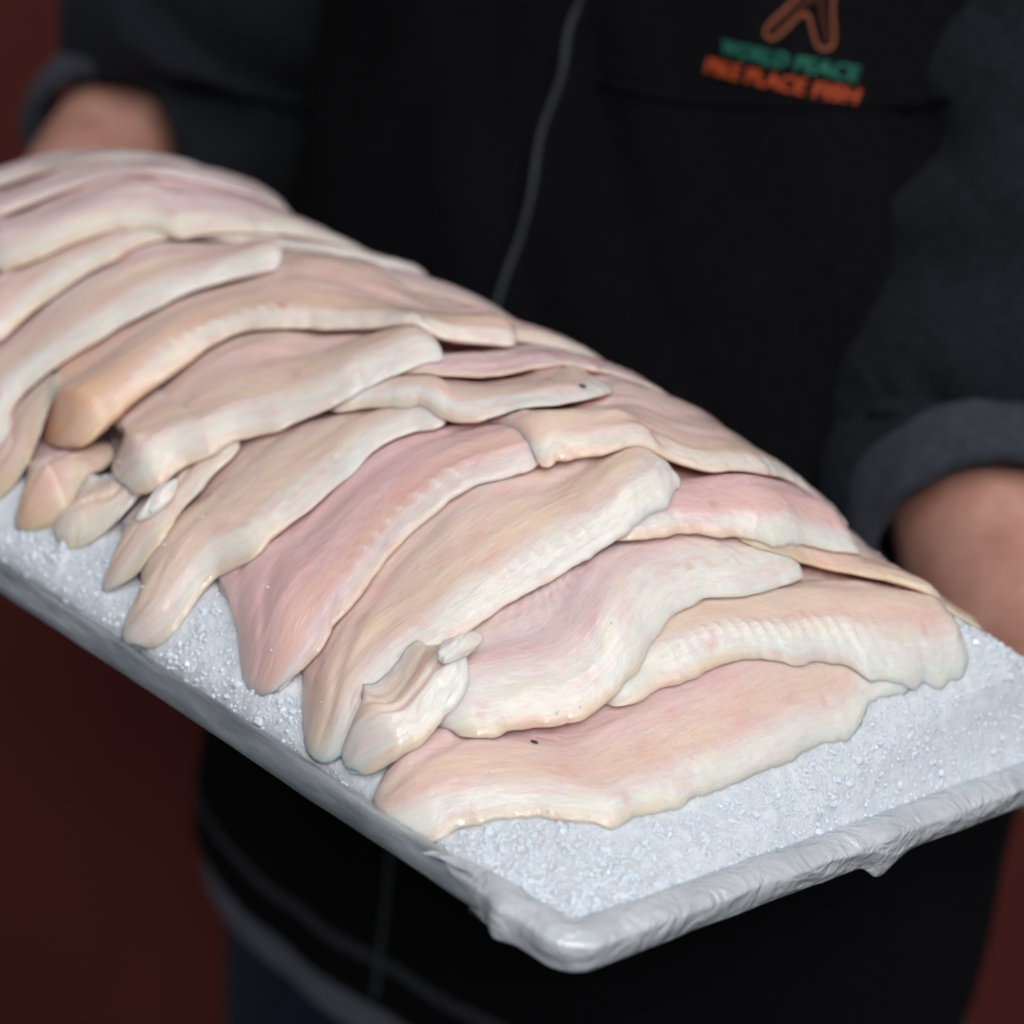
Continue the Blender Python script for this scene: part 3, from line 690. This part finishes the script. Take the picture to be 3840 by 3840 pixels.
WZ = [-.62, -.36, -.30, -.20, -.05, .10, .20, .28, .34, .385, .41, .43]
WW = [.205, .248, .252, .250, .248, .243, .238, .225, .195, .140, .085, .075]
WD = [.140, .160, .166, .168, .166, .160, .150, .138, .115, .090, .080, .075]
def vest_r(th, z, fold=1.0, pad=0.0):
    z = np.asarray(z, float); th = np.asarray(th, float)
    w = np.interp(z, WZ, WW) + pad; d = np.interp(z, WZ, WD) + pad
    c, s = np.cos(th), np.sin(th); p = 2.25
    r = (np.abs(c/w)**p + np.abs(s/d)**p)**(-1/p)
    x, y = r*c, r*s
    f = fold*(.0085*fbm(th*3.0 + z*5, z*3.0 + 11, .3, 2) + .010*np.abs(fbm(th*2.0 - z*7, z*4 + 3, .8, 2)) +
              .004*np.sin(z*26 + 2.5*np.sin(th*2))*np.exp(-((th-math.pi/2)/.35)**2)*sstep(-.05, .1, z))
    n = np.hypot(x, y); return x*(1+f/n), y*(1+f/n)
def lathe(z0, z1, nz, pad, fold, name, mat, parent=None, nth=220, thick=.003):
    th = np.linspace(0, 2*math.pi, nth, endpoint=False); zz = np.linspace(z0, z1, nz)
    TH, ZZ = np.meshgrid(th, zz, indexing='ij')
    x, y = vest_r(TH, ZZ, fold, pad)
    v = tw(x, y, ZZ).reshape(-1, 3)
    o = pobj(name, v, grid_faces(nth, nz, close_n=True)[:, ::-1], mat, parent)
    m = o.modifiers.new('thickness', 'SOLIDIFY'); m.thickness = thick; m.offset = -1
    return o
vest = lathe(-.345, .43, 150, 0, 1.0, 'fleece_vest', FLEECE)
vest['label'] = 'black fleece vest with front zip and chest embroidery'
def ribbon_on_vest(name, pts, width, mat, parent, pad=.0015, height=.0012, n=120):
    """narrow raised band laid on the vest; pts are (a, z)"""
    P, L = resample(pts, n)
    d = np.gradient(P, axis=0); d /= np.linalg.norm(d, axis=1)[:, None]; nn = np.c_[-d[:, 1], d[:, 0]]
    rows = []
    for o, h in ((-.5, -.001), (-.5, .0), (-.3, 1), (.3, 1), (.5, 0), (.5, -.001)):
        q = P + nn*(o*width)
        # solve the front angle for the lateral position
        th = np.full(n, math.pi/2)
        for _ in range(12):
            x, y = vest_r(th, q[:, 1]); th = th + (x - q[:, 0])/np.maximum(np.abs(y), .03)
        x, y = vest_r(th, q[:, 1], 1.0, pad + height*h if h > -.0005 else -.002)
        rows.append(tw(q[:, 0], y, q[:, 1]))
    v = np.stack(rows, 1).reshape(-1, 3)
    return pobj(name, v, grid_faces(n, 6), mat, parent)
zp = [(-.004, -.345), (-.003, -.15), (-.001, .03), (.001, .07), (.0045, .11), (.002, .145), (.006, .175), (.005, .20), (.011, .235), (.008, .30), (.004, .36)]
ribbon_on_vest('zip_tape', [(a-.001, z) for a, z in zp], .013, FLEECE, vest, .0006, .0010)
ribbon_on_vest('zip_teeth', zp, .0026, ZIPM, vest, .0022, .0012)
ribbon_on_vest('yoke_seam', [(.022, .176), (.08, .181), (.14, .193), (.20, .208)], .005, FLEECE, vest, .0008, .0010)
lathe(-.326, -.3195, 6, .0022, 1.0, 'hem_piping', PIPING, vest, thick=.002)
lathe(-.352, -.343, 6, .0016, 1.0, 'hem_binding', FLEECE, vest, thick=.004)
shirt = lathe(-.378, -.30, 40, -.003, .8, 'shirt_hem', SHIRT, thick=.003)
trs = lathe(-.62, -.33, 40, -.016, .5, 'trousers', JEANS, thick=.003)

# embroidery: real raised letters wrapped onto the vest
def wrap_pts(a, z, h):
    a = np.asarray(a, float); z = np.asarray(z, float); th = np.full(a.shape, math.pi/2)
    for _ in range(14):
        x, y = vest_r(th, z); th = th + (x - a)/np.maximum(np.abs(y), .03)
    x, y = vest_r(th, z); return tw(a, y + h, z)
def letters(text, a0, a1, z0, z1, slope, mat, name):
    cu = bpy.data.curves.new(name, 'FONT'); cu.body = text; cu.size = 1; cu.extrude = .06; cu.space_character = 1.06; cu.offset = .016
    tmp = bpy.data.objects.new(name, cu); COL.objects.link(tmp)
    dg = bpy.context.evaluated_depsgraph_get(); me = bpy.data.meshes.new_from_object(tmp.evaluated_get(dg))
    co = np.array([v.co[:] for v in me.vertices]); fc = [tuple(p.vertices) for p in me.polygons]
    bpy.data.objects.remove(tmp); bpy.data.curves.remove(cu); bpy.data.meshes.remove(me)
    mn, mx = co.min(0), co.max(0); q = (co-mn)/(mx-mn)
    a = a0 + q[:, 0]*(a1-a0); z = z0 + q[:, 1]*(z1-z0) + slope*q[:, 0]
    return pobj(name, wrap_pts(a, z, .0006 + .0016*q[:, 2]), fc, mat, vest, False)
letters('WORLD PEACE', .0885, .1498, .2045, .2115, .0008, GREEN, 'green_lettering')
letters('PIKE PLACE FISH', .0830, .1525, .1945, .2015, .0010, ORANGE, 'orange_lettering')
def emblem():
    """two splayed outlined legs, only their lower ends in view"""
    def tube(pts, r, name, mat, n=80):
        P, L = resample(pts, n); C = wrap_pts(P[:, 0], P[:, 1], .0012)
        d = np.gradient(C, axis=0); d /= np.linalg.norm(d, axis=1)[:, None]
        f = np.tile(FWD, (n, 1)); b = np.cross(d, f); b /= np.linalg.norm(b, axis=1)[:, None]; f = np.cross(b, d)
        v = np.stack([C + r*(math.cos(t)*b + .6*math.sin(t)*f) for t in np.linspace(0, 2*math.pi, 8, endpoint=False)], 1)
        pobj(name, v.reshape(-1, 3), grid_faces(n, 8, close_m=True), mat, vest)
    out = [(.1175, .262), (.1178, .243), (.1140, .233), (.1080, .222), (.1082, .2175), (.1120, .2168), (.1155, .2215), (.1195, .2290),
           (.1225, .2300), (.1262, .2240), (.1300, .2180), (.1338, .2165), (.1362, .2195), (.1345, .2260), (.1315, .2340), (.1300, .243), (.1302, .262)]
    tube(out, .00085, 'emblem_outline', TAN, 140)
    tube([(.1238, .258), (.1235, .240), (.1190, .2340), (.1140, .2265), (.1112, .2200)], .0017, 'emblem_fill', DKBROWN)
    tube([(.1238, .256), (.1248, .240), (.1285, .2300), (.1318, .2240), (.1335, .2195)], .0017, 'emblem_fill', DKBROWN)
emblem()

# body: one continuous skin (neck, trunk, arms, hands), mostly under the clothes
SHR, ELR, WRR = tw(-.195, 0, .345), np.array([-.572, .270, RIM_Z+.068]), np.array([-.450, .080, RIM_Z-.030])
SHL, ELL, WRL = tw(.195, 0, .345), np.array([.031, .300, RIM_Z+.042]), np.array([.204, .195, RIM_Z-.048])
def build_body():
    V, E, R = [], [], []
    def add(p, r, prev=None):
        V.append(tuple(np.asarray(p, float) - np.array(porg))); R.append(r)
        if prev is not None: E.append((prev, len(V)-1))
        return len(V)-1
    pel = add(tw(0, 0, -.40), (.17, .115)); wa = add(tw(0, 0, -.15), (.165, .11), pel); ch = add(tw(0, -.01, .12), (.17, .11), wa)
    sh = add(tw(0, -.02, .30), (.13, .085), ch); ne = add(tw(0, -.01, .43), (.058, .06), sh); add(tw(0, 0, .50), (.055, .06), ne)
    for sd in (-1, 1):
        h = add(tw(.10*sd, 0, -.50), (.085, .085), pel); add(tw(.11*sd, .02, -.62), (.08, .08), h)
    for S, El, Wr, hand in ((SHR, ELR, WRR, np.array([.98, -.10, -.10])), (SHL, ELL, WRL, np.array([-.95, -.10, -.05]))):
        a = add(S, (.055, .055), sh); b = add((S+El)/2, (.048, .048), a); c = add(El, (.044, .044), b)
        d = add(El*.62+Wr*.38, (.050, .050), c); e = add(El*.25+Wr*.75, (.036, .036), d); w = add(Wr, (.027, .031), e)
        # palm under the tray end, four fingers below the pan and the thumb over the rim
        hx = hand/np.linalg.norm(hand); side = np.cross(hx, [0, 0, 1.]); side /= np.linalg.norm(side)
        pc = Wr + hx*.045; pc[2] = RIM_Z - .040; palm = add(pc, (.034, .016), w)
        for q, (off, ln) in enumerate(((-.027, .062), (-.009, .074), (.009, .070), (.026, .054))):
            k = add(pc + hx*.038 + side*off + np.array([0, 0, .002]), (.0095, .0095), palm)
            k1 = add(pc + hx*(.038+ln*.5) + side*off*1.1 + np.array([0, 0, .006]), (.0085, .0085), k)
            add(pc + hx*(.038+ln) + side*off*1.15 + np.array([0, 0, .008]), (.0072, .0072), k1)
    me = bpy.data.meshes.new('body'); me.from_pydata(V, E, []); o = bpy.data.objects.new('body', me); COL.objects.link(o)
    sk = o.modifiers.new('skin', 'SKIN'); sk.use_smooth_shade = True
    for i, r in enumerate(R): me.skin_vertices[0].data[i].radius = r
    me.skin_vertices[0].data[0].use_root = True
    su = o.modifiers.new('sub', 'SUBSURF'); su.levels = su.render_levels = 2
    dg = bpy.context.evaluated_depsgraph_get(); nm = bpy.data.meshes.new_from_object(o.evaluated_get(dg))
    bpy.data.objects.remove(o)
    nm.name = 'body'; nm.materials.clear(); nm.materials.append(SKIN)
    nm.polygons.foreach_set('use_smooth', [True]*len(nm.polygons))
    b = bpy.data.objects.new('body', nm); COL.objects.link(b); b.parent = person
build_body()

def tube_along(path_pts, radii, n, m, name, mat, parent, wr=.004, seed=0, refv=(0, 0, 1), thick=.003, squash=1.0):
    P, L = resample(path_pts, n); P = smooth1(P, 6)
    r = np.interp(np.linspace(0, 1, n), np.linspace(0, 1, len(radii)), radii); r = smooth1(r, 4)
    d = np.gradient(P, axis=0); d /= np.linalg.norm(d, axis=1)[:, None]
    b = np.cross(d, np.array(refv, float)); b /= np.linalg.norm(b, axis=1)[:, None]; f = np.cross(b, d)
    th = np.linspace(0, 2*math.pi, m, endpoint=False); s = np.linspace(0, 1, n)
    TH, S = np.meshgrid(th, s, indexing='ij')
    w = wr*(fbm(np.cos(TH)*1.6 + S*9 + seed, np.sin(TH)*1.6 + S*7, .3, 3) + .8*np.sin(S*L*95 + 2.2*np.cos(TH+seed) + seed)*sstep(.15, .6, S)*np.clip(fbm(TH, S*4+seed, .2, 2)+.4, 0, 1))
    R = r[None, :] + w
    v = P[None] + (R*np.cos(TH))[..., None]*b[None] + (R*np.sin(TH)*squash)[..., None]*f[None]
    o = pobj(name, v.reshape(-1, 3), grid_faces(m, n, close_n=True)[:, ::-1], mat, parent)
    if thick:
        q = o.modifiers.new('thickness', 'SOLIDIFY'); q.thickness = thick; q.offset = -1
    return o
def cuff(El, Wr, t0, t1, r0, name, parent, seed):
    """turned-back sleeve end: a padded ring round the forearm with a rounded lower edge"""
    ax = (Wr-El)/np.linalg.norm(Wr-El); L = np.linalg.norm(Wr-El)
    b = np.cross(ax, [0, 0, 1.]); b /= np.linalg.norm(b); f = np.cross(b, ax)
    m, k = 96, 28; V = []
    th = np.linspace(0, 2*math.pi, m, endpoint=False)
    hl = (t1-t0)*L/2; tk = .0068
    for q in np.linspace(0, 2*math.pi, k, endpoint=False):
        lx = hl*np.sign(math.cos(q))*abs(math.cos(q))**.55; ly = tk*np.sign(math.sin(q))*abs(math.sin(q))**.7
        wob = .0060*fbm(np.cos(th)*1.8 + seed, np.sin(th)*1.8 + lx*45, .5, 3)
        rr = r0 + ly + wob + .10*lx*0
        sl = .004*np.sin(th*2 + seed) + .004*fbm(np.cos(th)*1.6 + 5 + seed, np.sin(th)*1.6, .2, 2)
        V.append(El + ax*((t0+t1)/2*L + lx + sl[:, None]) + (rr*np.cos(th))[:, None]*b + (rr*np.sin(th))[:, None]*f)
    return pobj(name, np.stack(V, 1).reshape(-1, 3), grid_faces(m, k, close_n=True, close_m=True), CUFFM, parent)
for S, El, Wr, sd, lab in ((SHR, ELR, WRR, 1.0, 'charcoal sleeve on the far arm, rolled up'), (SHL, ELL, WRL, 4.0, 'charcoal sleeve on the near arm, rolled up')):
    c1 = El*.72 + Wr*.28
    bend = El + (El-(S+c1)/2)*.06 + (LAT*.048 if sd < 2 else 0)
    sl = tube_along([S + np.array([0, 0, .02]), S*.55+El*.45, S*.2+El*.8, bend, c1], ([.082, .088, .104, .096, .066] if sd < 2 else [.082, .078, .073, .070, .064]), 130, 110, 'sleeve', SLEEVE, person, .0072, sd, FWD + np.array([0, 0, .3]))
    sl['label'] = lab
    cuff(El, Wr, .15, .31, .0575, 'cuff', sl, sd)
